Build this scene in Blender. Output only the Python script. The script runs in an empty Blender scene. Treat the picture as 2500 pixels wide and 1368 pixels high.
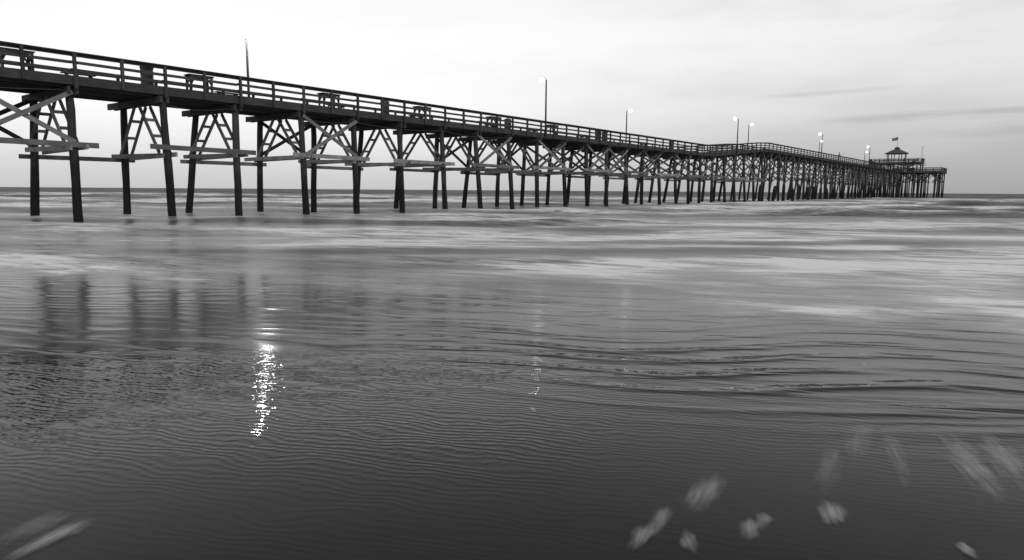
import bpy, math, random
from mathutils import Vector, Matrix, noise
R = random.Random(11)
scene = bpy.context.scene
col = scene.collection
PI = math.pi
F = 1667.0
TH = math.atan(219 / F); CT = math.cos(TH); ST = math.sin(TH)
CAMH = 1.5
P0 = Vector((-19.57, 31.07)); U = Vector((.6099, .7925)); N = Vector((.7925, -.6099))
ANG = math.atan2(U.y, U.x)

def pt(s, v, z):
    p = P0 + U * s + N * v
    return Vector((p.x, p.y, z))
def s_at(px, v, z):            # how far along the pier a measured column lies
    r = (px - 1250) / F; H = z - CAMH
    return (r * (CT * (P0.y + N.y * v) - ST * H) - P0.x - N.x * v) / (U.x - r * CT * U.y)
def ground(px, py):            # measured spot on the water
    e = py - (456 + .0068 * px)
    D = CAMH * F / CT / e
    return Vector(((px - 1250) / F * D, (D - CAMH * ST) / CT, 0))
def sm(a, b, x):
    t = max(0., min(1., (x - a) / (b - a))); return t * t * (3 - 2 * t)
def zdeck(s):
    t = max(0., min(1., (s - 72.) / 25.))
    return 6.4 + 1.7 * (.5 * t + .5 * t * t * (3 - 2 * t))

# ------------------------------------------------------------------ materials
def nodes(m):
    nt = m.node_tree
    def nd(t, **kw):
        n = nt.nodes.new(t)
        for k, v in kw.items():
            if k.startswith('i_'):
                key = k[2:]; key = int(key) if key.isdigit() else key.replace('_', ' ')
                if isinstance(v, bpy.types.NodeSocket): nt.links.new(v, n.inputs[key])
                else: n.inputs[key].default_value = v
            else: setattr(n, k, v)
        return n
    def math_(op, a, b=0., clamp=False):
        n = nt.nodes.new('ShaderNodeMath'); n.operation = op; n.use_clamp = clamp
        for i, v in enumerate((a, b)):
            if isinstance(v, bpy.types.NodeSocket): nt.links.new(v, n.inputs[i])
            else: n.inputs[i].default_value = v
        return n.outputs[0]
    def rng(v, a, b, c, d, smooth=False):
        n = nt.nodes.new('ShaderNodeMapRange'); n.clamp = True
        if smooth: n.interpolation_type = 'SMOOTHSTEP'
        nt.links.new(v, n.inputs[0])
        for i, x in enumerate((a, b, c, d)):
            if isinstance(x, bpy.types.NodeSocket): nt.links.new(x, n.inputs[i + 1])
            else: n.inputs[i + 1].default_value = x
        return n.outputs[0]
    return nt, nd, math_, rng
def newmat(name):
    m = bpy.data.materials.new(name); m.use_nodes = True
    m.node_tree.nodes.clear(); return m
def out(nt, sh):
    o = nt.nodes.new('ShaderNodeOutputMaterial'); nt.links.new(sh, o.inputs['Surface'])

def wood(name, lo, hi, rough=.85, wet=False, rnd=.5):
    m = newmat(name); nt, nd, M, rng = nodes(m)
    uv = nd('ShaderNodeUVMap')
    mp = nd('ShaderNodeMapping', i_Vector=uv.outputs[0]); mp.inputs['Scale'].default_value = (1.3, 34, 1)
    g = nd('ShaderNodeTexNoise', i_Vector=mp.outputs[0], i_Scale=1., i_Detail=4., i_Roughness=.65)
    geo = nd('ShaderNodeNewGeometry')
    b = nd('ShaderNodeTexNoise', i_Vector=geo.outputs['Position'], i_Scale=1.7, i_Detail=3.)
    oi = nd('ShaderNodeObjectInfo')
    val = M('ADD', M('MULTIPLY', g.outputs[0], .6), M('MULTIPLY', b.outputs[0], .4))
    c = rng(val, .32, .68, lo, hi)
    c = M('MULTIPLY', c, rng(oi.outputs['Random'], 0, 1, 1 - rnd * .5, 1 + rnd * .5))
    if wet:
        sx = nd('ShaderNodeSeparateXYZ', i_Vector=geo.outputs['Position'])
        hh = M('ADD', sx.outputs[2], M('MULTIPLY', b.outputs[0], 1.6))
        c = M('MULTIPLY', c, rng(hh, 2.2, 4.2, .28, 1., True))
    p = nd('ShaderNodeBsdfPrincipled', i_Roughness=rough)
    cc = nd('ShaderNodeCombineColor', i_0=c, i_1=c, i_2=c)
    nt.links.new(cc.outputs[0], p.inputs['Base Color'])
    p.inputs['Specular IOR Level'].default_value = .25
    out(nt, p.outputs[0]); return m
def plain(name, v, rough=.6, metal=0.):
    m = newmat(name); nt, nd, M, rng = nodes(m)
    tc = nd('ShaderNodeTexCoord')
    n = nd('ShaderNodeTexNoise', i_Vector=tc.outputs['Object'], i_Scale=7., i_Detail=4.)
    c = rng(n.outputs[0], .3, .7, v * .7, v * 1.3)
    cc = nd('ShaderNodeCombineColor', i_0=c, i_1=c, i_2=c)
    p = nd('ShaderNodeBsdfPrincipled', i_Roughness=rough, i_Metallic=metal)
    nt.links.new(cc.outputs[0], p.inputs['Base Color']); out(nt, p.outputs[0]); return m
def glow(name, e):
    m = newmat(name); nt, nd, M, rng = nodes(m)
    p = nd('ShaderNodeEmission', i_Strength=e); out(nt, p.outputs[0]); return m

W_PILE = wood('tarred_pile_wood', .022, .06, .8, True, .5)
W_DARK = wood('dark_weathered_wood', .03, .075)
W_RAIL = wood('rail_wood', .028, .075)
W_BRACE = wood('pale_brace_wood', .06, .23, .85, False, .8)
W_WALE = wood('pale_waler_wood', .08, .30, .85, False, .9)
W_FURN = wood('furniture_wood', .05, .12)
METAL = plain('dull_galvanised_metal', .16, .5, .3)
DRUM = plain('dark_drum_paint', .05, .55)
ROOFM = plain('dark_shingles', .07, .9)
CLOTH = plain('dark_cloth', .03, .9)
BULB = glow('lit_lamp_glass', 24.)
BULB_NEAR = glow('bright_lit_lamp_glass', 250.)

# ------------------------------------------------------------------ mesh builder
class MB:
    def __init__(s): s.v = []; s.f = []; s.uv = []; s.sm = []
    def face(s, idx, uv=None, smooth=False):
        s.f.append(idx); s.uv.append(uv or [(0, 0)] * len(idx)); s.sm.append(smooth)
    def bar(s, a, b, w, h, up=Vector((0, 0, 1))):
        a = Vector(a); b = Vector(b); d = b - a; L = d.length; d.normalize()
        sd = d.cross(up)
        if sd.length < 1e-4: sd = d.cross(Vector((1, 0, 0)))
        sd.normalize(); up2 = sd.cross(d)
        i = len(s.v); o = R.random() * 50; ou = R.random() * 50
        for q in (a, b):
            for x, y in ((-1, -1), (1, -1), (1, 1), (-1, 1)):
                s.v.append(q + sd * (x * w / 2) + up2 * (y * h / 2))
        pe = (0, w, w + h, 2 * w + h, 2 * w + 2 * h)
        for j in range(4):
            k = (j + 1) % 4
            s.face([i + j, i + k, i + 4 + k, i + 4 + j],
                   [(ou, o + pe[j]), (ou, o + pe[j + 1]), (ou + L, o + pe[j + 1]), (ou + L, o + pe[j])])
        s.face([i + 3, i + 2, i + 1, i]); s.face([i + 4, i + 5, i + 6, i + 7])
    def tube(s, pts, rad, n=8, caps=True, wob=0.):
        pts = [Vector(p) for p in pts]; i0 = len(s.v); m = len(pts); o = R.random() * 50
        if not isinstance(rad, (list, tuple)): rad = [rad] * m
        ref = Vector((1, 0, 0)) if abs((pts[-1] - pts[0]).normalized().x) < .8 else Vector((0, 1, 0))
        acc = 0; us = []
        for j, p in enumerate(pts):
            d = (pts[min(j + 1, m - 1)] - pts[max(j - 1, 0)]).normalized()
            a = d.cross(ref).normalized(); b = d.cross(a)
            if j: acc += (p - pts[j - 1]).length
            us.append(acc)
            for k in range(n):
                t = 2 * PI * k / n; rr = rad[j] * (1 + wob * (R.random() - .5))
                s.v.append(p + a * (math.cos(t) * rr) + b * (math.sin(t) * rr))
        for j in range(m - 1):
            for k in range(n):
                k2 = (k + 1) % n; w = 2 * PI * rad[j] / n
                s.face([i0 + j * n + k, i0 + j * n + k2, i0 + (j + 1) * n + k2, i0 + (j + 1) * n + k],
                       [(us[j], o + k * w), (us[j], o + (k + 1) * w), (us[j + 1], o + (k + 1) * w), (us[j + 1], o + k * w)], True)
        if caps:
            s.face([i0 + k for k in range(n)][::-1]); s.face([i0 + (m - 1) * n + k for k in range(n)])
    def lathe(s, prof, n=16, c=(0, 0, 0)):
        s.tube([Vector(c) + Vector((0, 0, z)) for r, z in prof], [r for r, z in prof], n)
    def slab(s, poly, z0, z1):
        i = len(s.v); n = len(poly)
        for z in (z0, z1):
            for p in poly: s.v.append(Vector((p[0], p[1], z)))
        s.face([i + k for k in range(n)][::-1], [(poly[k][0], poly[k][1]) for k in range(n)][::-1])
        s.face([i + n + k for k in range(n)], [(poly[k][0], poly[k][1]) for k in range(n)])
        for k in range(n):
            k2 = (k + 1) % n; L = (Vector(poly[k2]) - Vector(poly[k])).length
            s.face([i + k, i + k2, i + n + k2, i + n + k], [(0, z0), (L, z0), (L, z1), (0, z1)])
    def build(s, name, mat, parent=None, org=None):
        me = bpy.data.meshes.new(name)
        vv = [v - org for v in s.v] if org is not None else s.v
        me.from_pydata([tuple(v) for v in vv], [], s.f)
        ul = me.uv_layers.new(name='UVMap')
        flat = [c for f in s.uv for q in f for c in q]
        ul.data.foreach_set('uv', flat)
        me.polygons.foreach_set('use_smooth', s.sm)
        me.materials.append(mat); me.update()
        o = bpy.data.objects.new(name, me); col.objects.link(o)
        if parent: o.parent = parent
        return o
def tag(o, label=None, cat=None, group=None, kind=None):
    if label: o['label'] = label
    if cat: o['category'] = cat
    if group: o['group'] = group
    if kind: o['kind'] = kind
    return o
def empty(name, loc, rz=0.):
    o = bpy.data.objects.new(name, None); col.objects.link(o)
    o.location = loc; o.rotation_euler = (0, 0, rz); o.empty_display_size = .2
    return o
def copy_tree(o, parent=None):
    c = o.copy(); col.objects.link(c); c.parent = parent
    for ch in list(o.children): copy_tree(ch, c)
    return c

# ------------------------------------------------------------------ the pier
PO = Vector((P0.x, P0.y, 0))
pier = tag(empty('fishing_pier', PO),
           'long dark timber fishing pier on braced wooden piles running out to sea', 'pier')
pool = {}
def add(name, mat, s, fn, subs=()):
    pool.setdefault(name, []).append((s, mat, fn, subs))

BAY = 3.95
S_END = 225.8
K0, K1 = -3, 56
near_t = {0: -.28, 1: .05, 2: -.2, 3: .05, 4: -.1, 5: -.15}
near_b = {0: -.2, 1: .22, 2: -.14, 3: .38, 4: .15, 5: .06}
far_t = {0: -4.6, 1: -4.2, 2: -4.3, 3: -4.1, 4: -4.1, 5: -4.0}
far_b = {0: -5.5, 1: -4.6, 2: -5.6, 3: -4.45, 4: -4.5, 5: -4.8}
def pile_fn(a, b, r0, r1):
    def fn(mb):
        pts = [a.lerp(b, t) for t in (0, .15, .3, .45, .6, .75, .9, 1)]
        ra = [r0 + (r1 - r0) * t + (.02 * (R.random() - .5)) for t in (0, .15, .3, .45, .6, .75, .9, 1)]
        pts = [p + Vector(((R.random() - .5) * .03, (R.random() - .5) * .03, 0)) for p in pts]
        mb.tube(pts, ra, 10, True, .08)
    return fn
def bar_fn(a, b, w, h, up=Vector((0, 0, 1))):
    return lambda mb: mb.bar(a, b, w, h, up)
U3 = Vector((U.x, U.y, 0)); N3 = Vector((N.x, N.y, 0))
PV = {}
for k in range(K0, K1 + 1):
    s = k * BAY; zd = zdeck(s); zc = zd - .80
    nt_ = near_t.get(k, -.12 + R.uniform(-.12, .12)); nb = near_b.get(k, .12 + R.uniform(-.22, .25))
    ft = far_t.get(k, -4.15 + R.uniform(-.15, .15)); fb = far_b.get(k, -4.65 + R.uniform(-.4, .25))
    PV[k] = (nt_, nb, ft, fb)
    r = .205 if k < 24 else .17
    zt, zb = zc + .05, -1.6
    def vz(vt, vb, z, zt=zt): return vt + (vb - vt) * (zt - z) / zt
    j1, j2 = R.uniform(-.12, .12), R.uniform(-.12, .12)
    add('pile', W_PILE, s, pile_fn(pt(s + j1, vz(nt_, nb, zb), zb), pt(s, nt_, zt), r, r * .82))
    add('pile', W_PILE, s, pile_fn(pt(s + j2, vz(ft, fb, zb), zb), pt(s, ft, zt), r, r * .82))
    if k >= 26 and k % 2 == 0:
        add('pile', W_PILE, s, pile_fn(pt(s + .3, -2.3 + R.uniform(-.5, .5), zb), pt(s + .2, -2.2, zt), .16, .14))
    cv = .18 + R.uniform(-.05, .1); cf = -5.0 + R.uniform(-.5, .2)
    if k == 1: cf = -5.6
    def cap(mb, s=s, cv=cv, cf=cf, zc=zc):
        for ds in (-.16, .16): mb.bar(pt(s + ds, cv, zc + .165), pt(s + ds, cf, zc + .165), .13, .31)
    add('pile_cap', W_DARK, s, cap)
    # transverse bracing
    zw = 3.2 + R.uniform(-.12, .12)
    if k < 10:
        c = (nt_ + ft) / 2
        for vp, sg in ((vz(nt_, nb, zw + .25), 1), (vz(ft, fb, zw + .25), -1)):
            prs = []
            for ds in (-.27, .27):
                prs.append((pt(s + ds, c + sg * .22, zc + .0), pt(s + ds, vp - sg * .12, zw + .1)))
            def stru(mb, prs=prs):
                for a_, b_ in prs: mb.bar(a_, b_, .08, .17, N3)
            sb = []
            for t in (.3, .64):
                sb.append(('spacer_block', bar_fn(prs[0][0].lerp(prs[0][1], t) + U3 * .045, prs[1][0].lerp(prs[1][1], t) - U3 * .045, .12, .14)))
            add('strut', W_BRACE, s, stru, sb)
    else:
        for ds, (v1, v2) in ((-.26, (vz(nt_, nb, zc) - .05, vz(ft, fb, zw) + .05)), (.26, (vz(ft, fb, zc) + .05, vz(nt_, nb, zw) - .05))):
            add('cross_brace', W_BRACE, s, bar_fn(pt(s + ds, v1, zc - .05), pt(s + ds, v2, zw), .07, .2, N3))
    if k < 25:
        e1, e2 = .55 + R.uniform(-.2, .25), -5.25 + R.uniform(-.3, .35)
        tl = R.uniform(-.05, .05)
        add('waler', W_WALE, s, bar_fn(pt(s - .37, e1, zw - .02 + tl), pt(s - .37, e2, zw + .02 - tl), .08, .22))
        if k < 14:
            add('waler', W_WALE, s, bar_fn(pt(s + .37, e1 - .2, zw + .05), pt(s + .37, e2 - .1, zw - .05), .08, .22))
# longitudinal members
for k in range(K0, K1):
    s0, s1 = k * BAY, (k + 1) * BAY
    a, b = PV[k], PV[k + 1]
    zt0, zt1 = zdeck(s0) - .75, zdeck(s1) - .75
    def vn(p, z, zt): return p[0] + (p[1] - p[0]) * (zt - z) / zt
    def vf(p, z, zt): return p[2] + (p[3] - p[2]) * (zt - z) / zt
    if k < 24:
        if k % 2 != 0:
            z = 3.45 + R.uniform(-.06, .06)
            add('waler', W_WALE, s0, bar_fn(pt(s0 - .85, vn(a, z, zt0) + .26, z), pt(s1 + .95, vn(b, z, zt1) + .26, z - .04), .08, .24))
        else:
            z = 2.98 + R.uniform(-.05, .05)
            add('waler', W_WALE, s0, bar_fn(pt(s0 - .6, vf(a, z, zt0) - .26, z), pt(s1 + .6, vf(b, z, zt1) - .26, z - .03), .08, .22))
    xb = k in (-1, 3, 7, 9, 11, 12) or (k > 13 and k % 2 == 0)
    if xb:
        lo = 3.5
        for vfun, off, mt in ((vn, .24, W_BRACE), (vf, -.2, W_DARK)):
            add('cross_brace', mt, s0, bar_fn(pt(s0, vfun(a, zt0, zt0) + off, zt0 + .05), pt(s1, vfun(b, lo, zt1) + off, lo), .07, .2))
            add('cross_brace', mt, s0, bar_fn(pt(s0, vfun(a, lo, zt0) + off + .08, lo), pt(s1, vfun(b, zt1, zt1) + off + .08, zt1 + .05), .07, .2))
# deck
SS = [-13.0 + i * BAY / 2 for i in range(400) if -13.0 + i * BAY / 2 < S_END] + [S_END]
mb = MB()
for i in range(len(SS) - 1):
    s0, s1 = SS[i], SS[i + 1] - .006
    mb.bar(pt(s0, -2.3, zdeck(s0) - .03), pt(s1, -2.3, zdeck(SS[i + 1]) - .03), 4.86, .055)
mb.build('deck', W_DARK, pier, PO)
SB = [-13.0 + 1.15 + i * BAY for i in range(100) if -11.85 + i * BAY < S_END]
def run(v, dz, w, h, mat, name, jit=.012, gap=.012, seg=SB):
    mb = MB()
    for i in range(len(seg) - 1):
        j = R.uniform(-jit, jit); j2 = R.uniform(-jit, jit); jv = R.uniform(-jit, jit) * .6
        ms = (seg[i] + seg[i + 1]) / 2
        mb.bar(pt(seg[i], v + jv, zdeck(seg[i]) + dz + j), pt(ms, v + jv, zdeck(ms) + dz + (j + j2) / 2), w, h)
        mb.bar(pt(ms, v + jv, zdeck(ms) + dz + (j + j2) / 2), pt(seg[i + 1] - gap, v + jv, zdeck(seg[i + 1]) + dz + j2), w, h)
    return mb.build(name, mat, pier, PO)
run(.17, -.24, .07, .36, W_DARK, 'rim_joist'); run(-4.76, -.24, .07, .36, W_DARK, 'rim_joist')
for v in (-.55, -1.4, -2.3, -3.2, -4.1): run(v, -.27, .12, .40, W_DARK, 'stringer')
for v, sg in ((.2, 1), (-4.8, -1)):
    run(v, .975, .24, .05, W_RAIL, 'top_rail', .008)
    run(v + sg * -.09, .885, .045, .13, W_RAIL, 'rail_board', .01)
    run(v + sg * -.09, .56, .045, .13, W_RAIL, 'rail_board', .018)
    run(v + sg * -.09, .23, .045, .13, W_RAIL, 'rail_board', .018)
kk = int(-11 / (BAY / 2))
for i in range(kk, 114):
    s = i * BAY / 2 + .1
    if s > S_END - .5: break
    zd = zdeck(s)
    add('rail_post', W_RAIL, s, bar_fn(pt(s, .27, zd - .40 - (.18 if i % 2 == 0 else 0)), pt(s, .27, zd + .95), .12, .13, U3))
    add('rail_post', W_RAIL, s + 3, bar_fn(pt(s, -4.87, zd - .40), pt(s, -4.87, zd + .95), .12, .13, U3))
# end platform
ZT = 8.1
ps0, ps1, pv0, pv1 = S_END, 240.5, -14.0, 10.2
quad = [pt(ps0, pv0, 0), pt(ps0, pv1, 0), pt(ps1, pv1, 0), pt(ps1, pv0, 0)]
mb = MB(); mb.slab([(p.x, p.y) for p in quad][::1], ZT - .08, ZT - .004); mb.build('end_platform', W_DARK, pier, PO)
mb = MB()
for a, b in ((0, 1), (1, 2), (2, 3), (3, 0)):
    mb.bar(quad[a] + Vector((0, 0, ZT - .36)), quad[b] + Vector((0, 0, ZT - .36)), .1, .54)
for v in (-10, -6, -2, 2.2, 6.3): mb.bar(pt(ps0, v, ZT - .3), pt(ps1, v, ZT - .3), .15, .4)
mb.build('platform_joist', W_DARK, pier, PO)
edges = [((ps0, pv1), (ps1, pv1)), ((ps0, .3), (ps0, pv1)), ((ps1, pv0), (ps1, pv1)), ((ps0, pv0), (ps1, pv0)), ((ps0, pv0), (ps0, -4.9))]
mb = MB()
for (sa, va), (sb_, vb) in edges:
    for dz, w, h in ((.985, .22, .05), (.86, .05, .14), (.55, .05, .14), (.23, .05, .14)):
        mb.bar(pt(sa, va, ZT + dz), pt(sb_, vb, ZT + dz), w, h)
    L = math.hypot(sb_ - sa, vb - va); n = max(1, round(L / 1.9))
    for i in range(n + 1):
        t = i / n; s = sa + (sb_ - sa) * t; v = va + (vb - va) * t
        add('rail_post', W_RAIL, s, bar_fn(pt(s, v, ZT - .5), pt(s, v, ZT + .96), .13, .13, U3))
mb.build('platform_rail', W_RAIL, pier, PO)
for s in (226.6, 230, 234, 239.8):
    vs = (9.8, 8.7, 5.6, 4.4, 3.2, 1.2, -.6, -2.2, -4, -5.5, -8, -9.5, -11.5, -13.5)
    for v in vs:
        add('pile', W_PILE, s, pile_fn(pt(s + R.uniform(-.3, .3), v + R.uniform(-.3, .3), -1.5), pt(s, v, ZT - .4), .18, .16))
    for v0, v1 in ((9.8, 8.0), (6.0, 3.2), (3.2, -.6), (-.6, -4), (-4, -8), (-9.5, -13.5)):
        add('cross_brace', W_BRACE, s, bar_fn(pt(s - .2, v0, ZT - .6), pt(s - .2, v1, 4.6), .07, .2, N3))
        add('cross_brace', W_BRACE, s, bar_fn(pt(s + .2, v1, ZT - .6), pt(s + .2, v0, 4.6), .07, .2, N3))
    for v, sg in ((8.7, -1), (5.6, 1), (3.2, -1)):
        add('cross_brace', W_BRACE, s, bar_fn(pt(s - .2, v, 6.0), pt(s - .2, v + sg * 1.5, ZT - .5), .08, .2, N3))
# slack cables below the deck
def cable(sa, sb_, v, z, sag):
    pts = []
    for i in range(13):
        t = i / 12; pts.append(pt(sa + (sb_ - sa) * t, v, z - sag * 4 * t * (1 - t)))
    m = MB(); m.tube(pts, .018, 5); m.build('cable', DRUM, pier, PO)
cable(-8, -.4, .05, 5.75, .22); cable(3.6, 7.4, .02, 5.68, .25); cable(11.6, 15.5, .02, 5.66, .2); cable(15.7, 23.4, .02, 5.68, .18)
cable(24, 31, .02, 5.68, .2)
# emit the pools
for name, lst in pool.items():
    lst.sort(key=lambda q: q[0])
    for s, mat, fn, subs in lst[:100]:
        m = MB(); fn(m); o = m.build(name, mat, pier, PO)
        for sn, sf in subs:
            m2 = MB(); sf(m2); m2.build(sn, mat, o, PO)
    if len(lst) > 100:
        m = MB()
        for s, mat, fn, subs in lst[100:]: fn(m)
        o = m.build(name, lst[-1][1], pier, PO); o['kind'] = 'stuff'

# ------------------------------------------------------------------ lamps
def make_lamp(bulb):
    t = empty('lamp_post', (0, 0, 0))
    m = MB(); m.tube([(0, 0, -.3), (0, 0, 2), (0, 0, 4.4)], [.085, .075, .06], 8, True, .05); m.build('pole', W_PILE, t)
    m = MB(); m.tube([(0, 0, 4.3), (0, .06, 4.48), (0, .2, 4.60), (0, .36, 4.63)], .022, 6); m.build('arm', METAL, t)
    m = MB(); m.lathe([(.11, 4.600), (.115, 4.615), (.07, 4.66), (.02, 4.69)], 10, (0, .46, 0)); h = m.build('lamp_head', METAL, t)
    m = MB(); m.lathe([(.01, 4.26), (.09, 4.28), (.15, 4.34), (.17, 4.43), (.15, 4.52), (.10, 4.597)], 14, (0, .46, 0)); m.build('bulb', bulb, h)
    return t
lamp_near = make_lamp(BULB_NEAR)
lamp0 = make_lamp(BULB)
lamps = [(600, 'f', 'leftmost lit lamp pole, standing alone on the far railing of the low pier section'),
         (1330, 'n', 'tall lit lamp pole on the near railing, second from the left'),
         (1527, 'f', 'lit lamp pole on the far railing, third from the left along the pier'),
         (1799, 'n', 'lit lamp pole on the near railing where the pier deck ramps up'),
         (1825, 'f', 'lit lamp pole on the far railing, just right of the ramp lamp'),
         (2005, 'n', 'taller lamp pole of the pair left of the fishing person, near railing'),
         (1998, 'f', 'shorter looking lamp pole of the pair left of the fishing person, far railing'),
         (2121, 'n', 'last lit lamp pole on the near railing, just left of the pavilion'),
         (2109, 'f', 'last lit lamp pole on the far railing, left of the pavilion')]
for i, (px, sd, lab) in enumerate(lamps):
    v = .34 if sd == 'n' else -4.95
    s = s_at(px, v, 9.); s = s_at(px, v, zdeck(s) + 3.)
    t = lamp_near if i == 0 else (lamp0 if i == 1 else copy_tree(lamp0))
    t.location = pt(s, v, zdeck(s)); t.rotation_euler = (0, 0, ANG if sd == 'n' else ANG + PI)
    tag(t, lab, 'street lamp', 'lamp poles along the pier')

# ------------------------------------------------------------------ things on the deck
def make_bench():
    t = empty('bench', (0, 0, 0))
    m = MB()
    for y in (-.14, 0, .14): m.bar((-.72, y, .45), (.72, y, .45), .125, .045)
    m.build('seat', W_FURN, t)
    for x in (-.5, .5):
        m = MB()
        sg = 1 if x > 0 else -1
        m.bar((x, -.1, .42), (x + sg * .1, -.2, .0), .09, .05); m.bar((x, .1, .42), (x + sg * .1, .2, .0), .09, .05)
        m.bar((x, -.2, .40), (x, .2, .40), .06, .08)
        m.build('leg', W_FURN, t)
    m = MB(); m.bar((-.5, 0, .22), (.5, 0, .22), .04, .09); m.build('stretcher', W_FURN, t)
    return t
def make_table():
    t = empty('cleaning_table', (0, 0, 0))
    m = MB()
    for y in (-.22, -.07, .08, .23): m.bar((-.66, y, .8), (.66, y, .8), .14, .045)
    m.build('tabletop', W_FURN, t)
    m = MB(); m.bar((-.6, -.27, .72), (.6, -.27, .72), .03, .1); m.bar((-.6, .27, .72), (.6, .27, .72), .03, .1); m.build('apron', W_FURN, t)
    for x in (-.54, .54):
        for y in (-.22, .22):
            m = MB(); m.bar((x, y, 0), (x, y, .775), .09, .09, Vector((1, 0, 0))); m.build('leg', W_FURN, t)
        sg = -1 if x > 0 else 1
        m = MB()
        for y in (-.24, .24):
            pts = [(x + sg * .02, y, .36), (x + sg * .08, y, .5), (x + sg * .2, y, .62), (x + sg * .36, y, .70)]
            for a, b in zip(pts, pts[1:]): m.bar(a, b, .05, .08)
        m.build('bracket', W_FURN, t)
    return t
def make_drum():
    t = empty('trash_drum', (0, 0, 0))
    m = MB(); m.lathe([(.27, 0), (.29, .02), (.285, .06), (.285, .28), (.30, .30), (.285, .32), (.285, .56), (.30, .58), (.285, .6), (.285, .80), (.3, .84), (.29, .86)], 18)
    d = m.build('drum', DRUM, t)
    m = MB(); m.lathe([(.31, .85), (.32, .87), (.30, .91), (.2, .97), (.08, 1.0)], 18); l = m.build('lid', DRUM, t)
    m = MB(); m.tube([(-.07, 0, .99), (-.06, 0, 1.04), (.06, 0, 1.04), (.07, 0, .99)], .012, 6); m.build('handle', METAL, l)
    return t
protos = {'bench': make_bench(), 'table': make_table(), 'drum': make_drum()}
used = set()
G = {'bench': ('bench', 'benches on the pier deck'), 'table': ('table', 'tables along the pier railing'), 'drum': ('trash can', 'trash drums on the pier deck')}
items = [('table', 33, -.35, 'wooden table with curved brackets by the near railing at the left edge of the photo'),
         ('bench', 188, -2.4, 'low wooden bench on the deck, leftmost bench behind the railing'),
         ('drum', 355, -.45, 'large dark trash drum with a lid, leftmost drum behind the near railing'),
         ('table', 483, -.35, 'wooden table with curved brackets left of the leftmost lamp pole'),
         ('bench', 552, -2.6, 'low wooden bench just left of the leftmost lamp pole'),
         ('table', 800, -.35, 'wooden table with brackets, first table right of the leftmost lamp pole'),
         ('bench', 818, -2.2, 'low bench behind the first table right of the leftmost lamp pole'),
         ('drum', 937, -.9, 'trash drum midway between the leftmost and second lamp poles'),
         ('table', 1028, -.35, 'wooden table just right of the midway trash drum'),
         ('bench', 1015, -2.4, 'low bench behind the table right of the midway trash drum'),
         ('table', 1203, -.35, 'wooden table left of the second lamp pole'),
         ('drum', 1237, -1.1, 'trash drum just left of the second lamp pole'),
         ('bench', 1195, -2.4, 'low bench behind the table left of the second lamp pole'),
         ('bench', 1298, -2.3, 'low bench just left of the base of the second lamp pole'),
         ('table', 1345, -.35, 'wooden table just right of the second lamp pole'),
         ('drum', 1457, -.45, 'left trash drum of the two side by side before the third lamp pole'),
         ('drum', 1474, -.45, 'right trash drum of the two side by side before the third lamp pole'),
         ('bench', 1425, -2.3, 'low bench left of the two trash drums standing side by side'),
         ('bench', 1570, -2.3, 'low bench right of the third lamp pole'),
         ('drum', 1637, -.5, 'small looking trash drum before the start of the deck ramp')]
for kd, px, v, lab in items:
    s = s_at(px, v, 7.)
    t = protos[kd] if kd not in used else copy_tree(protos[kd]); used.add(kd)
    t.location = pt(s, v, zdeck(s)); t.rotation_euler = (0, 0, ANG + R.uniform(-.06, .06))
    tag(t, lab, *G[kd])

# ------------------------------------------------------------------ pavilion at the end of the pier
CS, CV = 231.8, -2.6
def q(a, b, z): return pt(CS + b, CV + a, z)
QO = q(0, 0, ZT)
pav = tag(empty('pavilion', QO), 'two storey open timber pavilion with a hipped gazebo roof at the pier end', 'pavilion')
ZU = 10.9
dk = [(-7.3, -2.4), (-5.4, -4.3), (5.4, -4.3), (7.3, -2.4), (7.3, 2.4), (5.4, 4.3), (-5.4, 4.3), (-7.3, 2.4)]
m = MB(); m.slab([(q(a, b, 0).x, q(a, b, 0).y) for a, b in dk], ZU - .12, ZU); m.build('upper_deck', W_DARK, pav, QO)
m = MB()
for i in range(8):
    a, b = dk[i], dk[(i + 1) % 8]; m.bar(q(a[0], a[1], ZU - .34), q(b[0], b[1], ZU - .34), .12, .48)
m.build('deck_beam', W_DARK, pav, QO)
for a, b in dk + [(0, -4.2), (0, 4.2), (-2.8, -4.2), (2.8, -4.2), (-2.8, 4.2), (2.8, 4.2), (-1.5, 0), (1.5, 0)]:
    m = MB(); x, y = a * .96, b * .96
    m.bar(q(x, y, ZT), q(x, y, ZU - .12), .28, .28, N3)
    for sg in (-1, 1): m.bar(q(x, y, ZU - 1.3), q(x + sg * .9, y, ZU - .4), .12, .16, U3)
    m.build('post', W_DARK, pav, QO)
# storage counter and seats under the upper deck
m = MB()
for a0, a1 in ((-5.2, -3.2), (-1.2, 1.2), (3.0, 5.0)):
    m.bar(q(a0, 1.5, ZT + .5), q(a1, 1.5, ZT + .5), .9, .95); m.bar(q(a0 - .15, 1.5, ZT + 1.02), q(a1 + .15, 1.5, ZT + 1.02), 1.2, .07)
m.build('counter', W_FURN, pav, QO)
m = MB()
for i in range(8):
    a, b = dk[i], dk[(i + 1) % 8]
    for dz, w, h in ((1.07, .22, .08), (.82, .05, .13), (.55, .05, .13), (.28, .05, .13)):
        m.bar(q(a[0], a[1], ZU + dz), q(b[0], b[1], ZU + dz), w, h)
    L = math.hypot(b[0] - a[0], b[1] - a[1]); n = max(2, round(L / 1.4))
    for j in range(n):
        t = j / n; x, y = a[0] + (b[0] - a[0]) * t, a[1] + (b[1] - a[1]) * t
        m.bar(q(x, y, ZU), q(x, y, ZU + 1.06), .13, .13, N3)
m.build('railing', W_RAIL, pav, QO)
for i in range(8):
    t = PI / 8 + i * PI / 4; x, y = 2.65 * math.cos(t), 2.65 * math.sin(t)
    m = MB(); m.bar(q(x, y, ZU), q(x, y, 13.75), .2, .2, N3); m.build('roof_post', W_DARK, pav, QO)
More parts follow.
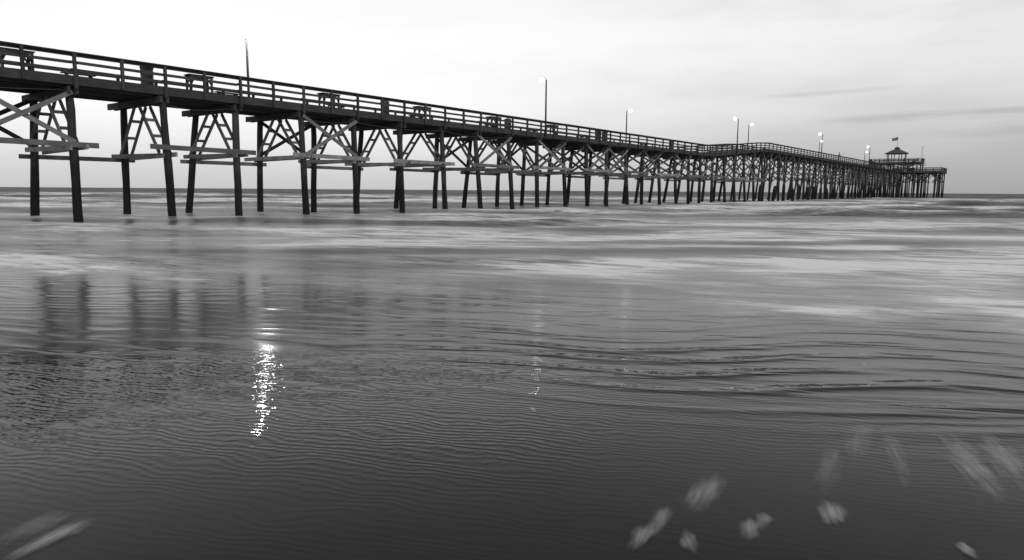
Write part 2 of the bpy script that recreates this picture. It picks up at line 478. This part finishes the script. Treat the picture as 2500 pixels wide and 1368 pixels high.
def cone(rings, n=8):
    m = MB(); i0 = 0
    for r, z in rings:
        for k in range(n):
            t = PI / 8 + k * 2 * PI / n; m.v.append(q(r * math.cos(t), r * math.sin(t), z))
    for j in range(len(rings) - 1):
        for k in range(n):
            k2 = (k + 1) % n; m.face([j * n + k, j * n + k2, (j + 1) * n + k2, (j + 1) * n + k])
    m.face([k for k in range(n)][::-1]); m.face([(len(rings) - 1) * n + k for k in range(n)])
    return m
rf = cone([(3.2, 13.5), (3.45, 13.55), (3.45, 13.72), (1.0, 14.9), (.95, 14.9)]).build('roof', ROOFM, pav, QO)
cone([(.7, 14.9), (.7, 15.2), (1.0, 15.22), (1.0, 15.3), (.08, 15.75)]).build('cupola', ROOFM, rf, QO)
for a0, a1 in ((6.6, 2.2), (-6.6, -2.2)):
    m = MB(); b0 = -4.95; nst = 14
    for w in (-.5, .5): m.bar(q(a0, b0 + w, ZU - .15), q(a1, b0 + w, ZT + .05), .06, .32)
    for i in range(nst):
        t = (i + .5) / nst; a = a0 + (a1 - a0) * t; z = ZU + (ZT - ZU) * t
        m.bar(q(a, b0 - .5, z), q(a, b0 + .5, z), .28, .04)
    st = m.build('staircase', W_RAIL, pav, QO)
    m = MB()
    for w in (-.52, .52):
        m.bar(q(a0, b0 + w, ZU + .95), q(a1, b0 + w, ZT + 1.0), .08, .12)
        m.bar(q(a0, b0 + w, ZU + .5), q(a1, b0 + w, ZT + .55), .05, .12)
        for t in (0, .25, .5, .75, 1):
            a = a0 + (a1 - a0) * t; z = ZU + (ZT - ZU) * t
            m.bar(q(a, b0 + w, z), q(a, b0 + w, z + .97), .1, .1, N3)
    m.build('handrail', W_RAIL, st, QO)
# flag
FM = newmat('striped_flag_cloth'); nt, nd, M, rng = nodes(FM)
uvn = nd('ShaderNodeUVMap'); sx = nd('ShaderNodeSeparateXYZ', i_Vector=uvn.outputs[0])
stp = M('LESS_THAN', M('FRACT', M('MULTIPLY', sx.outputs[1], 6.5)), .5)
val = rng(stp, 0, 1, .5, .12)
can = M('MULTIPLY', M('LESS_THAN', sx.outputs[0], .4), M('GREATER_THAN', sx.outputs[1], .4615))
st1 = M('MULTIPLY', M('SINE', M('MULTIPLY', sx.outputs[0], 94.)), M('SINE', M('MULTIPLY', sx.outputs[1], 58.)))
star = rng(M('GREATER_THAN', st1, .6), 0, 1, .03, .5)
mixv = nd('ShaderNodeMix', data_type='FLOAT'); nt.links.new(can, mixv.inputs[0]); nt.links.new(val, mixv.inputs[2]); nt.links.new(star, mixv.inputs[3])
cc = nd('ShaderNodeCombineColor', i_0=mixv.outputs[0], i_1=mixv.outputs[0], i_2=mixv.outputs[0])
df = nd('ShaderNodeBsdfDiffuse'); nt.links.new(cc.outputs[0], df.inputs[0])
tr = nd('ShaderNodeBsdfTranslucent'); nt.links.new(cc.outputs[0], tr.inputs[0])
mx = nd('ShaderNodeMixShader', i_0=.4); nt.links.new(df.outputs[0], mx.inputs[1]); nt.links.new(tr.outputs[0], mx.inputs[2]); out(nt, mx.outputs[0])
FO = q(0, 0, 15.75)
fp = tag(empty('flagpole', FO), 'thin flagpole with a striped flag blowing left above the pavilion roof', 'flag')
m = MB(); m.tube([q(0, 0, 15.7), q(0, 0, 18.7)], [.05, .035], 8); m.build('pole', METAL, fp, FO)
m = MB(); m.tube([q(0, 0, 18.7 + d) for d in (0, .03, .08, .13, .15)], [.02, .07, .08, .06, .01], 8); m.build('finial', METAL, fp, FO)
m = MB(); nx, ny = 14, 7
for j in range(ny + 1):
    for i in range(nx + 1):
        x, y = i / nx, j / ny
        m.v.append(q(-.05 - 1.6 * x, .12 * math.sin(x * 7) * x ** .5, 17.65 + .95 * y - .22 * x * x + .05 * math.sin(x * 8)))
for j in range(ny):
    for i in range(nx):
        a = j * (nx + 1) + i
        m.face([a, a + 1, a + nx + 2, a + nx + 1], [(i / nx, j / ny), ((i + 1) / nx, j / ny), ((i + 1) / nx, (j + 1) / ny), (i / nx, (j + 1) / ny)], True)
m.build('flag', FM, fp, FO)
AO = q(7.15, -2.4, ZU)
an = tag(empty('antenna_mast', AO), 'thin mast with a short crossbar at the right end of the pavilion upper deck', 'mast')
m = MB(); m.tube([AO, AO + Vector((0, 0, 4.6))], [.06, .04], 6); m.build('mast', METAL, an, AO)
m = MB(); m.bar(AO + Vector((0, 0, 4.45)) - N3 * .45, AO + Vector((0, 0, 4.45)) + N3 * .45, .05, .05); m.bar(AO + Vector((0, 0, 4.1)) - N3 * .25, AO + Vector((0, 0, 4.1)) + N3 * .25, .04, .04); m.build('crossbar', METAL, an, AO)

# ------------------------------------------------------------------ person fishing at the railing
PMAT = newmat('person_clothes_and_skin'); nt, nd, M, rng = nodes(PMAT)
tc = nd('ShaderNodeTexCoord'); sx = nd('ShaderNodeSeparateXYZ', i_Vector=tc.outputs['Object'])
cr = nd('ShaderNodeValToRGB', i_0=M('DIVIDE', sx.outputs[2], 1.8)); cr.color_ramp.interpolation = 'CONSTANT'
el = cr.color_ramp.elements; el[0].position = 0; el[0].color = (.02, .02, .02, 1); el[1].position = .05; el[1].color = (.04, .04, .04, 1)
for p_, c_ in ((.53, .025), (.835, .3)):
    e = el.new(p_); e.color = (c_, c_, c_, 1)
pb = nd('ShaderNodeBsdfPrincipled', i_Roughness=.8); nt.links.new(cr.outputs[0], pb.inputs['Base Color']); out(nt, pb.outputs[0])
V = []; E = []; RD = []
def jv(p, r, par=None):
    V.append(p); RD.append(r)
    if par is not None: E.append((par, len(V) - 1))
    return len(V) - 1
pel = jv((0, 0, .95), .15); bel = jv((0, .01, 1.1), .145, pel); ch = jv((0, .03, 1.32), .165, bel); nk = jv((0, .05, 1.5), .06, ch)
hd = jv((0, .075, 1.58), .085, nk); h2 = jv((0, .085, 1.68), .095, hd); h3 = jv((0, .07, 1.74), .07, h2); jv((0, .18, 1.625), .018, h2)
for sg in (-1, 1):
    hp = jv((sg * .1, 0, .88), .095, pel); kn = jv((sg * .12, .04, .5), .065, hp); ak = jv((sg * .13, -.01, .09), .045, kn); jv((sg * .14, .16, .04), .04, ak)
    sh = jv((sg * .19, .03, 1.4), .065, ch); eb = jv((sg * .25, .1, 1.13), .05, sh); wr = jv((sg * .1, .32, 1.17), .032, eb); pm = jv((sg * .06, .39, 1.19), .035, wr)
    for f in range(4):
        a = jv((sg * .055, .40 + .0 * f, 1.215 - .018 * f), .011, pm); b_ = jv((sg * .02, .435, 1.215 - .018 * f), .010, a); jv((-sg * .003, .415 - .002 * f, 1.213 - .018 * f), .009, b_)
    a = jv((sg * .045, .36, 1.225), .012, pm); jv((sg * .01, .375, 1.24), .010, a)
me = bpy.data.meshes.new('person'); me.from_pydata(V, E, []); me.materials.append(PMAT)
per = bpy.data.objects.new('person', me); col.objects.link(per)
md = per.modifiers.new('Skin', 'SKIN'); md.use_smooth_shade = True
if len(me.skin_vertices):
    for i, sv in enumerate(me.skin_vertices[0].data): sv.radius = (RD[i], RD[i]); sv.use_root = (i == 0)
sub = per.modifiers.new('Subdivision', 'SUBSURF'); sub.levels = 1; sub.render_levels = 1
spn = s_at(2045, -.4, 9.5)
per.location = pt(spn, -.32, ZT); per.rotation_euler = (0, 0, ANG - PI)   # faces the near railing
tag(per, 'person in dark clothes standing at the near railing holding a fishing rod', 'person')
m = MB()
for k in range(1): m.lathe([(.105, 1.66), (.112, 1.71), (.095, 1.77), (.05, 1.80), (.01, 1.805)], 12, (0, .06, 0))
m.build('hair', CLOTH, per)
fo = pt(spn, -.32, ZT) + N3 * .42 + Vector((0, 0, 1.2))
rod = tag(empty('fishing_rod', fo), 'thin fishing rod held out over the near railing by the person', 'fishing rod')
dirr = (N3 * .55 + U3 * .6 + Vector((0, 0, .55))).normalized()
m = MB(); m.tube([fo - dirr * .25, fo + dirr * .3], .018, 6); m.build('handle', CLOTH, rod, fo)
m = MB(); m.tube([fo + dirr * .3, fo + dirr * 1.5, fo + dirr * 2.7 - Vector((0, 0, .12))], [.014, .01, .005], 5); m.build('blank', CLOTH, rod, fo)
m = MB(); m.tube([fo + dirr * .15 - Vector((0, 0, .05)) - N3 * .03, fo + dirr * .15 - Vector((0, 0, .05)) + N3 * .03], .04, 8); m.build('reel', METAL, rod, fo)

# ------------------------------------------------------------------ old pile stumps in the water
for i, (px, v, h) in enumerate([(1852, .9, 2.5), (1884, 1.1, 2.2), (1911, .8, 2.7), (1921, -2, 2.6), (1936, 1.0, 2.4), (1951, -1.5, 2.9), (1972, .9, 2.3), (1984, -2.2, 2.6),
                                (2000, 1.0, 2.6), (2020, .6, 2.2), (2036, -1.5, 2.4), (2058, .9, 2.5), (2070, .9, 2.2), (2109, .7, 2.6)]):
    s = s_at(px, v, 1.); b = pt(s, v, -1.2); tp = pt(s + R.uniform(-.6, .3), v + R.uniform(-.3, .3), h + R.uniform(-.3, .4))
    m = MB(); r = .26
    pts = [b.lerp(tp, t) for t in (0, .3, .6, .85, 1)]
    m.tube(pts, [r * 1.05, r, r * .97, r * .93, r * .6], 10, True, .12)
    o = m.build('pile_stump', W_PILE, None, b); o.location = b
    tag(o, 'short broken old pile stump standing in the sea under the raised outer pier', 'stump', 'old pile stumps under the outer pier')

# ------------------------------------------------------------------ sea
def nz(x, y, s=0.): return noise.noise(Vector((x, y, s)))
def fbm(x, y, s): return nz(x, y, s) + .5 * nz(2.1 * x, 2.1 * y, s + 7) + .25 * nz(4.3 * x, 4.3 * y, s + 13)
def edge_y(x):
    return 9.7 - .27 * max(-9, min(6, x)) + .8 * nz(x * .22, 3.1) + .45 * nz(x * .8, 9.)
ridges = [(43., 14., 60., .62, 2.2, 1), (60., 22., 80., .46, 2.5, 2), (86., 36., 130., .65, 3.2, 3), (27., -2., 26., .18, 1.8, 4), (33., -30., 10., .16, 2., 5), (70., -80., 10., .3, 3., 6), (110., -120., 60., .3, 4., 7), (17., -12., 14., .08, 1.2, 8), (21.5, -1., 22., .12, 1.3, 9)]
def ridge_y(r, x): return r[0] + r[0] * .09 * nz(x * .05, r[5] * 3.3) + r[0] * .03 * nz(x * .25, r[5] * 5.1) + .02 * x
def sea_h(x, y):
    if y < 8: return 0.
    A = .03 * sm(9, 16, y) + .08 * sm(16, 45, y) + .06 * sm(45, 110, y)
    A *= 1 - sm(500, 1100, y)
    w = 1.6 * nz(x * .05, y * .03, 2.) * 2
    h = A * (math.sin(y * .62 + x * .05 + w * 1.6) * .6 + math.sin(y * 1.07 - x * .09 + w * 2.3 + 1.) * .35 + 1.3 * nz(x * .14, y * .5, 5.))
    if y > 60: h += .12 * sm(60, 140, y) * (1 - sm(600, 1500, y)) * math.sin(y * .2 + x * .03 + 3 * nz(x * .01, y * .01, 1.))
    for r in ridges:
        yc, x0, x1, a, wd, sd = r
        yy = y - ridge_y(r, x)
        g = math.exp(-(yy / (wd * (.55 if yy < 0 else 1.5))) ** 2)
        h += a * g * sm(x0, x0 + 8, x) * (1 - sm(x1 - 8, x1, x)) * (.7 + .6 * nz(x * .13, sd))
    return h
def sea_foam(x, y):
    e = edge_y(x)
    f = .10 * sm(e - 2.2, e, y) + sm(e - .8, e + 2.2, y) * .34
    fr_ = max(0, .5 + 1.8 * fbm(x * .5, y * .6, 4.)) * (.4 + .9 * sm(-2, 3, x))
    f += .68 * sm(e - 1.3, e + .1, y) * (1 - sm(e + .1, e + 2.1, y)) * fr_
    f *= 1 - .5 * sm(28, 46, y)
    f += .26 * sm(-3, 6, x) * sm(e, e + 2, y) * (1 - sm(26, 46, y))
    f *= .34 + 1.35 * sm(-.6, .7, fbm(x * .17, y * .24, 31.))
    for i, (yc, wd, a) in enumerate(((14.5, 1.3, .3), (19., 2.2, .40), (27., 2.8, .5), (38., 3., .55), (54., 5., 1.0), (72., 7., 1.6), (94., 9., 1.6), (128., 14., 1.5), (170., 20., .9))):
        yy = y - yc - wd * 1.8 * nz(x * .045, i * 7.7) - wd * .6 * nz(x * .18, i * 3.7)
        g = math.exp(-(yy / wd) ** 2)
        side = 1.25 - .5 * sm(10, 70, x) if yc > 60 else 1.
        f += side * a * g * max(0, .45 + 1.6 * fbm(x * .06, y * .05, i * 3.))
    f += .45 * sm(6, 22, x) * sm(44, 52, y) * (1 - sm(62, 80, y)) * max(0, .6 + fbm(x * .05, y * .08, 77.))
    for r in ridges:
        yc, x0, x1, a, wd, sd = r
        yy = y - ridge_y(r, x)
        on = sm(x0 - (14 if sd < 4 else 0), x0 + 6, x) * (1 - sm(x1 - 8, x1, x))
        if yy < 0: f *= 1 - .9 * on * math.exp(-((yy + wd * .6) / (wd * .7)) ** 2)
        y2 = yy - wd * .9
        g = math.exp(-(y2 / (wd * .8)) ** 2) if y2 < 0 else math.exp(-(y2 / (wd * 3.2)) ** 2)
        f += (1.1 if sd < 4 else .30) * g * on * max(0, .7 + 1.3 * fbm(x * .12, y * .2, sd * 2.))
    f *= 1 - .95 * sm(150, 260, y)
    return max(0., min(1.25, f))
xs_n, rows = 330, 470
ts = [-2.2 + 4.4 * i / (xs_n - 1) for i in range(xs_n)]
ys = [-5 + 2 * 1.0179 ** j for j in range(rows)]
vv = []; dat = {k: [] for k in ('foam', 'swash', 'swashb', 'phase', 'phaseb', 'ripple', 'rough', 'refl')}
for y in ys:
    for t in ts:
        x = (y + 14) * t
        vv.append((x, y, sea_h(x, y)))
        e = edge_y(x)
        dat['foam'].append(sea_foam(x, y))
        near = y < 16
        lowb = 5.2 - (.45 * min(x, 4.5) if x > 0 else .14 * max(x, -9)) + .6 * nz(x * .35, 1.)
        a = sm(lowb - 1.0, lowb + 1.2, y) * (1 - sm(e - 1.4, e + 1.8, y)) if near else 0.
        side = .22 + .85 * sm(-2.8, 2.2, x)
        dat['swash'].append(a * side * (.30 + .70 * sm(-.5, .55, fbm(x * .25, y * .7, 8.))) if near else 0.)
        dat['swashb'].append(a * (.3 + .7 * sm(-.35, .5, fbm(x * .35, y * .7, 18.))) if near else 0.)
        dat['phase'].append(y + .26 * x + (1.2 * nz(x * .14, y * .2, 2.) + .5 * nz(x * .42, y * .55, 5.) if near else 0))
        dat['phaseb'].append(y + .12 * x + (1.1 * nz(x * .2, y * .3, 12.) + .5 * nz(x * .7, y * .7, 15.) if near else 0))
        rp = .45 + .55 * sm(-.4, .45, nz(x * .45, y * .6, 4.) + .12 * sm(-.6, -1.8, x))
        rp *= (1 - .92 * sm(5.4, 6.6, y)) * (.22 + .78 * sm(3.0, 4.3, y)) * (1 - sm(e - 2, e, y))
        rp *= 1 - .55 * sm(-.2, 1.5, x)
        dat['ripple'].append(rp)
        dat['rough'].append(.05 + .095 * sm(5.2, 6.8, y) + .13 * sm(e - .5, e + 3, y) + .1 * sm(30, 80, y))
        tr_ = sm(-.6, .5, fbm(x * .07, y * .22, 44.))
        k_ = 1 - .15 * sm(e, 25, y) - .33 * sm(25, 60, y) - .22 * sm(70, 160, y)
        dat['refl'].append(k_ * (1 - .5 * (1 - tr_) * sm(e, e + 4, y)))
ff = []
for j in range(rows - 1):
    for i in range(xs_n - 1):
        a = j * xs_n + i; ff.append((a, a + 1, a + xs_n + 1, a + xs_n))
me = bpy.data.meshes.new('sea'); me.from_pydata(vv, [], ff)
for nm in dat:
    at = me.attributes.new(nm, 'FLOAT', 'POINT'); at.data.foreach_set('value', dat[nm])
me.polygons.foreach_set('use_smooth', [True] * len(ff))
SEA = newmat('shallow_sea_water'); nt, nd, M, rng = nodes(SEA)
geo = nd('ShaderNodeNewGeometry'); pos = geo.outputs['Position']
def A_(n): return nd('ShaderNodeAttribute', attribute_name=n).outputs['Fac']
def mapn(sx_, sy_, rot=0.):
    mp = nd('ShaderNodeMapping', i_Vector=pos); mp.inputs['Rotation'].default_value = (0, 0, rot)
    mp2 = nd('ShaderNodeMapping', i_Vector=mp.outputs[0]); mp2.inputs['Scale'].default_value = (sx_, sy_, 1); return mp2.outputs[0]
def N_(vec, det, dist=0., rgh=.55): return nd('ShaderNodeTexNoise', i_Vector=vec, i_Scale=1., i_Detail=det, i_Roughness=rgh, i_Distortion=dist).outputs[0]
s1 = N_(mapn(.16, .55, .16), 5., 1.2, .62)
s2 = N_(mapn(.7, 3.0, .38), 5., .9, .66)
stk = M('ADD', M('MULTIPLY', s1, .5), M('MULTIPLY', s2, .5))
fa = M('MINIMUM', M('MULTIPLY', A_('foam'), rng(stk, .39, .62, .0, 1.8)), .95)
# swash steps: warped long crested ridges of two sizes
def sn(ph, lam): return M('SINE', M('MULTIPLY', ph, 2 * PI / lam))
def sw(ph, lam, p): return M('POWER', M('ADD', M('MULTIPLY', sn(ph, lam), .5), .5), p)
w2 = N_(mapn(.6, 3.2, .2), 2.5, .5)
ph1 = M('ADD', A_('phase'), M('MULTIPLY', w2, .36)); ph2 = M('ADD', A_('phaseb'), M('MULTIPLY', w2, .3))
hA = M('ADD', M('MULTIPLY', A_('swash'), M('ADD', M('MULTIPLY', sw(ph1, .56, 2.6), .0160), M('MULTIPLY', w2, .013))),
       M('MULTIPLY', A_('swashb'), M('MULTIPLY', sw(ph2, .30, 2.), .0032)))
# fine wind ripples: warped short waves broken up by noise
n2 = N_(mapn(2.2, 3.4, .3), 1.)
n1 = N_(mapn(16, 19, .3), 1.)
sp = nd('ShaderNodeSeparateXYZ', i_Vector=pos)
phr = M('ADD', M('ADD', sp.outputs[1], M('MULTIPLY', sp.outputs[0], .24)), M('ADD', M('MULTIPLY', n2, .24), M('MULTIPLY', n1, .03)))
hB = M('MULTIPLY', A_('ripple'), M('ADD', M('MULTIPLY', sn(phr, .060), M('MULTIPLY', n1, .00130)), M('MULTIPLY', n1, .0024)))
bp = nd('ShaderNodeBump', i_Height=M('ADD', hA, hB), i_Strength=1., i_Distance=1.)
fr = nd('ShaderNodeFresnel', i_IOR=1.33); nt.links.new(bp.outputs[0], fr.inputs['Normal'])
gl = nd('ShaderNodeBsdfGlossy', i_Roughness=M('ADD', A_('rough'), M('MULTIPLY', fa, .3))); nt.links.new(bp.outputs[0], gl.inputs['Normal'])
bc = rng(fa, 0, 1, .014, .95)
cc = nd('ShaderNodeCombineColor', i_0=bc, i_1=bc, i_2=bc)
df = nd('ShaderNodeBsdfDiffuse'); nt.links.new(cc.outputs[0], df.inputs[0])
fac = M('MULTIPLY', M('MULTIPLY', fr.outputs[0], A_('refl')), rng(fa, 0, 1, 1., .15))
mx = nd('ShaderNodeMixShader'); nt.links.new(fac, mx.inputs[0]); nt.links.new(df.outputs[0], mx.inputs[1]); nt.links.new(gl.outputs[0], mx.inputs[2]); out(nt, mx.outputs[0])
me.materials.append(SEA)
sea = bpy.data.objects.new('sea', me); col.objects.link(sea); sea['kind'] = 'structure'
sea['label'] = 'shallow rippled sea water with milky surf'

# beach behind the viewpoint
SAND = newmat('wet_sand'); nt, nd, M, rng = nodes(SAND)
geo = nd('ShaderNodeNewGeometry'); n = nd('ShaderNodeTexNoise', i_Vector=geo.outputs['Position'], i_Scale=3., i_Detail=6.)
c = rng(n.outputs[0], .3, .7, .14, .24); cc = nd('ShaderNodeCombineColor', i_0=c, i_1=c, i_2=c)
pb = nd('ShaderNodeBsdfPrincipled', i_Roughness=.5); nt.links.new(cc.outputs[0], pb.inputs['Base Color']); out(nt, pb.outputs[0])
bv = []; bf = []; yb = [3, 0, -1.5, -3, -6, -12, -30, -80, -200]
zb_ = [-.25, -.1, -.02, .06, .25, .7, 1.8, 2.6, 3.2]
for y, z in zip(yb, zb_):
    for i in range(21): bv.append((-400 + 40 * i, y, z))
for j in range(len(yb) - 1):
    for i in range(20):
        a = j * 21 + i; bf.append((a + 21, a + 22, a + 1, a))
me = bpy.data.meshes.new('beach'); me.from_pydata(bv, [], bf); me.materials.append(SAND)
bo = bpy.data.objects.new('beach', me); col.objects.link(bo); bo['kind'] = 'structure'

# ------------------------------------------------------------------ foam patches drifting on the shallow water
FOAM = newmat('thin_lacy_foam'); nt, nd, M, rng = nodes(FOAM)
uvn = nd('ShaderNodeUVMap')
mp = nd('ShaderNodeMapping', i_Vector=uvn.outputs[0]); mp.inputs['Scale'].default_value = (44, 3, 1)
n = nd('ShaderNodeTexNoise', i_Vector=mp.outputs[0], i_Scale=1., i_Detail=2., i_Roughness=.5)
mpb = nd('ShaderNodeMapping', i_Vector=uvn.outputs[0]); mpb.inputs['Scale'].default_value = (18, 5, 1)
nb_ = nd('ShaderNodeTexNoise', i_Vector=mpb.outputs[0], i_Scale=1., i_Detail=2.)
ed = nd('ShaderNodeAttribute', attribute_name='edge').outputs['Fac']
op = nd('ShaderNodeAttribute', attribute_name='froth').outputs['Fac']
rag = M('MULTIPLY', rng(M('ADD', ed, M('MULTIPLY', M('SUBTRACT', nb_.outputs[0], .5), .9)), .05, 1.0, 0, 1, True), rng(ed, 0, .45, 0, 1, True))
al = M('MULTIPLY', M('MULTIPLY', rng(n.outputs[0], .3, .7, .5, 1.), rag), op)
df = nd('ShaderNodeBsdfDiffuse'); df.inputs[0].default_value = (.6, .6, .6, 1)
tp = nd('ShaderNodeBsdfTransparent')
mx = nd('ShaderNodeMixShader'); nt.links.new(al, mx.inputs[0]); nt.links.new(tp.outputs[0], mx.inputs[1]); nt.links.new(df.outputs[0], mx.inputs[2]); out(nt, mx.outputs[0])
patches = [(1758, 1138, 1690, 1280, 100, .50, 'long pale foam streak, largest one right of centre in the foreground water'),
           (1624, 1222, 1604, 1325, 62, .42, 'narrow foam fleck just above the leftmost of the bottom right foam flecks'),
           (1586, 1268, 1554, 1362, 68, .52, 'foam fleck at the bottom, leftmost of the foreground group on the right'),
           (1668, 1290, 1706, 1364, 62, .48, 'small foam fleck near the bottom edge below the largest streak'),
           (1824, 1260, 1842, 1332, 62, .50, 'left foam fleck of the small pair in the lower right foreground'),
           (1858, 1246, 1878, 1306, 54, .45, 'right foam fleck of the small pair in the lower right foreground'),
           (2012, 1214, 2060, 1302, 98, .64, 'ragged bright foam fleck, wider than its neighbours, in the lower right'),
           (2029, 1070, 2022, 1240, 76, .22, 'faint upright foam streak above the ragged bright fleck'),
           (2096, 1010, 2103, 1165, 86, .22, 'faint foam streak left of the long diagonal streaks on the right'),
           (2145, 1020, 2245, 1225, 60, .25, 'thin faint foam streak leaning right in the right foreground'),
           (2265, 1030, 2520, 1285, 120, .48, 'long diagonal foam streak near the right edge'),
           (2375, 1040, 2560, 1235, 110, .48, 'diagonal foam streak touching the right edge'),
           (2320, 1315, 2405, 1375, 50, .7, 'small foam fleck in the bottom right corner'),
           (245, 1250, 20, 1384, 100, .6, 'bright slanting foam streak in the bottom left corner'),
           (170, 1235, -20, 1360, 150, .24, 'faint wide foam patch above the bright slanting streak in the bottom left corner')]
for x0, y0, x1, y1, wpx, den, lab in patches:
    g0, g1 = ground(x0, y0), ground(x1, y1); g = (g0 + g1) / 2; d = g1 - g0; L = d.length
    w = wpx / F * (g.y * CT + CAMH * ST)
    rot = math.atan2(d.y, d.x) - PI / 2
    m = MB(); n = 32; rings = (0, .2, .4, .6, .8, 1.)
    ev = []
    for ri in rings:
        for k in range(n):
            t = 2 * PI * k / n
            rr = ri * (1 + .35 * nz(math.cos(t) * 1.6 + x0, math.sin(t) * 1.6 + y0) * (.3 + .7 * ri))
            yl = L / 2 * rr * math.sin(t)
            m.v.append(Vector((w / 2 * rr * math.cos(t) + .12 * w * math.sin(yl / L * 4.), yl, .006 + .006 * (1 - ri * ri)))); ev.append(1 - ri)
    for j in range(len(rings) - 1):
        for k in range(n):
            k2 = (k + 1) % n; ids = [j * n + k, (j + 1) * n + k, (j + 1) * n + k2, j * n + k2]
            m.face(ids, [(m.v[i].x + x0 * .37, m.v[i].y) for i in ids], True)
    o = m.build('foam_patch', FOAM); at = o.data.attributes.new('edge', 'FLOAT', 'POINT'); at.data.foreach_set('value', ev)
    at = o.data.attributes.new('froth', 'FLOAT', 'POINT'); at.data.foreach_set('value', [den] * len(ev))
    o.location = g; o.rotation_euler = (0, 0, rot)
    tag(o, lab, 'foam', 'foam flecks on the foreground water')

# ------------------------------------------------------------------ sky
w = bpy.data.worlds.new('World'); scene.world = w; w.use_nodes = True
nt, nd, M, rng = nodes(w); nt.nodes.clear()
SUN_EL, SUN_AZ = math.radians(28), math.radians(150)     # soft light from behind the camera, to the right
sky = nd('ShaderNodeTexSky', sky_type='NISHITA', sun_disc=False, sun_elevation=SUN_EL, sun_rotation=SUN_AZ)
bw = nd('ShaderNodeRGBToBW', i_0=sky.outputs[0])
tc = nd('ShaderNodeTexCoord'); sx = nd('ShaderNodeSeparateXYZ', i_Vector=tc.outputs['Generated'])
X_, Y_, Z_ = sx.outputs
def ramp(v, stops):
    n = nd('ShaderNodeValToRGB', i_0=v); el = n.color_ramp.elements
    el[0].position, el[1].position = stops[0][0], stops[-1][0]
    el[0].color = (*[stops[0][1]] * 3, 1); el[1].color = (*[stops[-1][1]] * 3, 1)
    for p, c in stops[1:-1]:
        e = el.new(p); e.color = (c, c, c, 1)
    return n.outputs[0]
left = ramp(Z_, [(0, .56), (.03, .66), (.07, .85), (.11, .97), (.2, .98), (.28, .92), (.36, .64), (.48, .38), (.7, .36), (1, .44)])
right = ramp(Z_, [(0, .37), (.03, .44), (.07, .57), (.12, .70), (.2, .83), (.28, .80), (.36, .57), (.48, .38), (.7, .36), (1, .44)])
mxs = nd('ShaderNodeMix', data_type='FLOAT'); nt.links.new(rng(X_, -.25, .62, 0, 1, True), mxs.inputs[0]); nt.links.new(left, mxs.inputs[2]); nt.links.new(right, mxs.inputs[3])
mp = nd('ShaderNodeMapping', i_Vector=tc.outputs['Generated']); mp.inputs['Scale'].default_value = (5, 5, 60); mp.inputs['Rotation'].default_value = (0, .03, 0)
cn = nd('ShaderNodeTexNoise', i_Vector=mp.outputs[0], i_Scale=1.3, i_Detail=4., i_Roughness=.55, i_Distortion=.4).outputs[0]
cl = None
for zc_, hw, x0, x1, sl, amp in ((.124, .0034, .31, .50, .03, .21), (.0915, .0054, .38, .78, .02, .23), (.0715, .006, .49, .8, 0, .17), (.108, .02, -.1, .2, 0, .035)):
    zz = M('SUBTRACT', Z_, M('ADD', zc_ - sl * x0, M('MULTIPLY', X_, sl)))
    zz = M('ADD', zz, M('MULTIPLY', M('SUBTRACT', cn, .5), hw * 1.6))
    g = rng(M('ABSOLUTE', zz), 0, hw * 1.5, 1, 0, True)
    g = M('MULTIPLY', g, M('MULTIPLY', rng(X_, x0, x0 + .07, 0, 1, True), rng(X_, x1 - .07, x1, 1, 0, True)))
    g = M('MULTIPLY', M('MULTIPLY', g, rng(cn, .3, .65, .4, 1.2)), amp)
    cl = g if cl is None else M('ADD', cl, g)
mp2 = nd('ShaderNodeMapping', i_Vector=tc.outputs['Generated']); mp2.inputs['Scale'].default_value = (2.2, 2.2, 9)
cn2 = nd('ShaderNodeTexNoise', i_Vector=mp2.outputs[0], i_Scale=1.8, i_Detail=4., i_Roughness=.55).outputs[0]
mott = M('MULTIPLY', rng(cn2, .35, .68, 0, .13, True), M('MULTIPLY', rng(X_, -.15, .4, .25, 1, True), rng(Z_, .02, .1, .4, 1, True)))
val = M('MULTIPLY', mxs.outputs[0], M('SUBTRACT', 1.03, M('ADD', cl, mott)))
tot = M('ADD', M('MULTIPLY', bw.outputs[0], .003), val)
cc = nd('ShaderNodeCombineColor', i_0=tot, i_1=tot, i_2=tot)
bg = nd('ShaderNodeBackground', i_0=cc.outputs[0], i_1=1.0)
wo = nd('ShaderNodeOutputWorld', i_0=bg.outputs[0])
ld = bpy.data.lights.new('soft_sun', 'SUN'); ld.energy = .8; ld.angle = math.radians(20); ld.color = (1, 1, 1)
lo = bpy.data.objects.new('soft_sun', ld); col.objects.link(lo)
sd = Vector((math.sin(SUN_AZ) * math.cos(SUN_EL), math.cos(SUN_AZ) * math.cos(SUN_EL), math.sin(SUN_EL)))
lo.rotation_euler = (-sd).to_track_quat('-Z', 'Y').to_euler(); lo.location = sd * 50

# ------------------------------------------------------------------ camera
cd = bpy.data.cameras.new('camera'); cam = bpy.data.objects.new('camera', cd); col.objects.link(cam)
cd.sensor_width = 36; cd.lens = F / 2500 * 36; cd.clip_start = .1; cd.clip_end = 20000
cam.matrix_world = Matrix.Translation((0, 0, CAMH)) @ Matrix.Rotation(PI / 2 - TH, 4, 'X') @ Matrix.Rotation(.0068, 4, 'Z')
scene.camera = cam
scene.view_settings.view_transform = 'Standard'; scene.view_settings.look = 'None'; scene.view_settings.exposure = 0
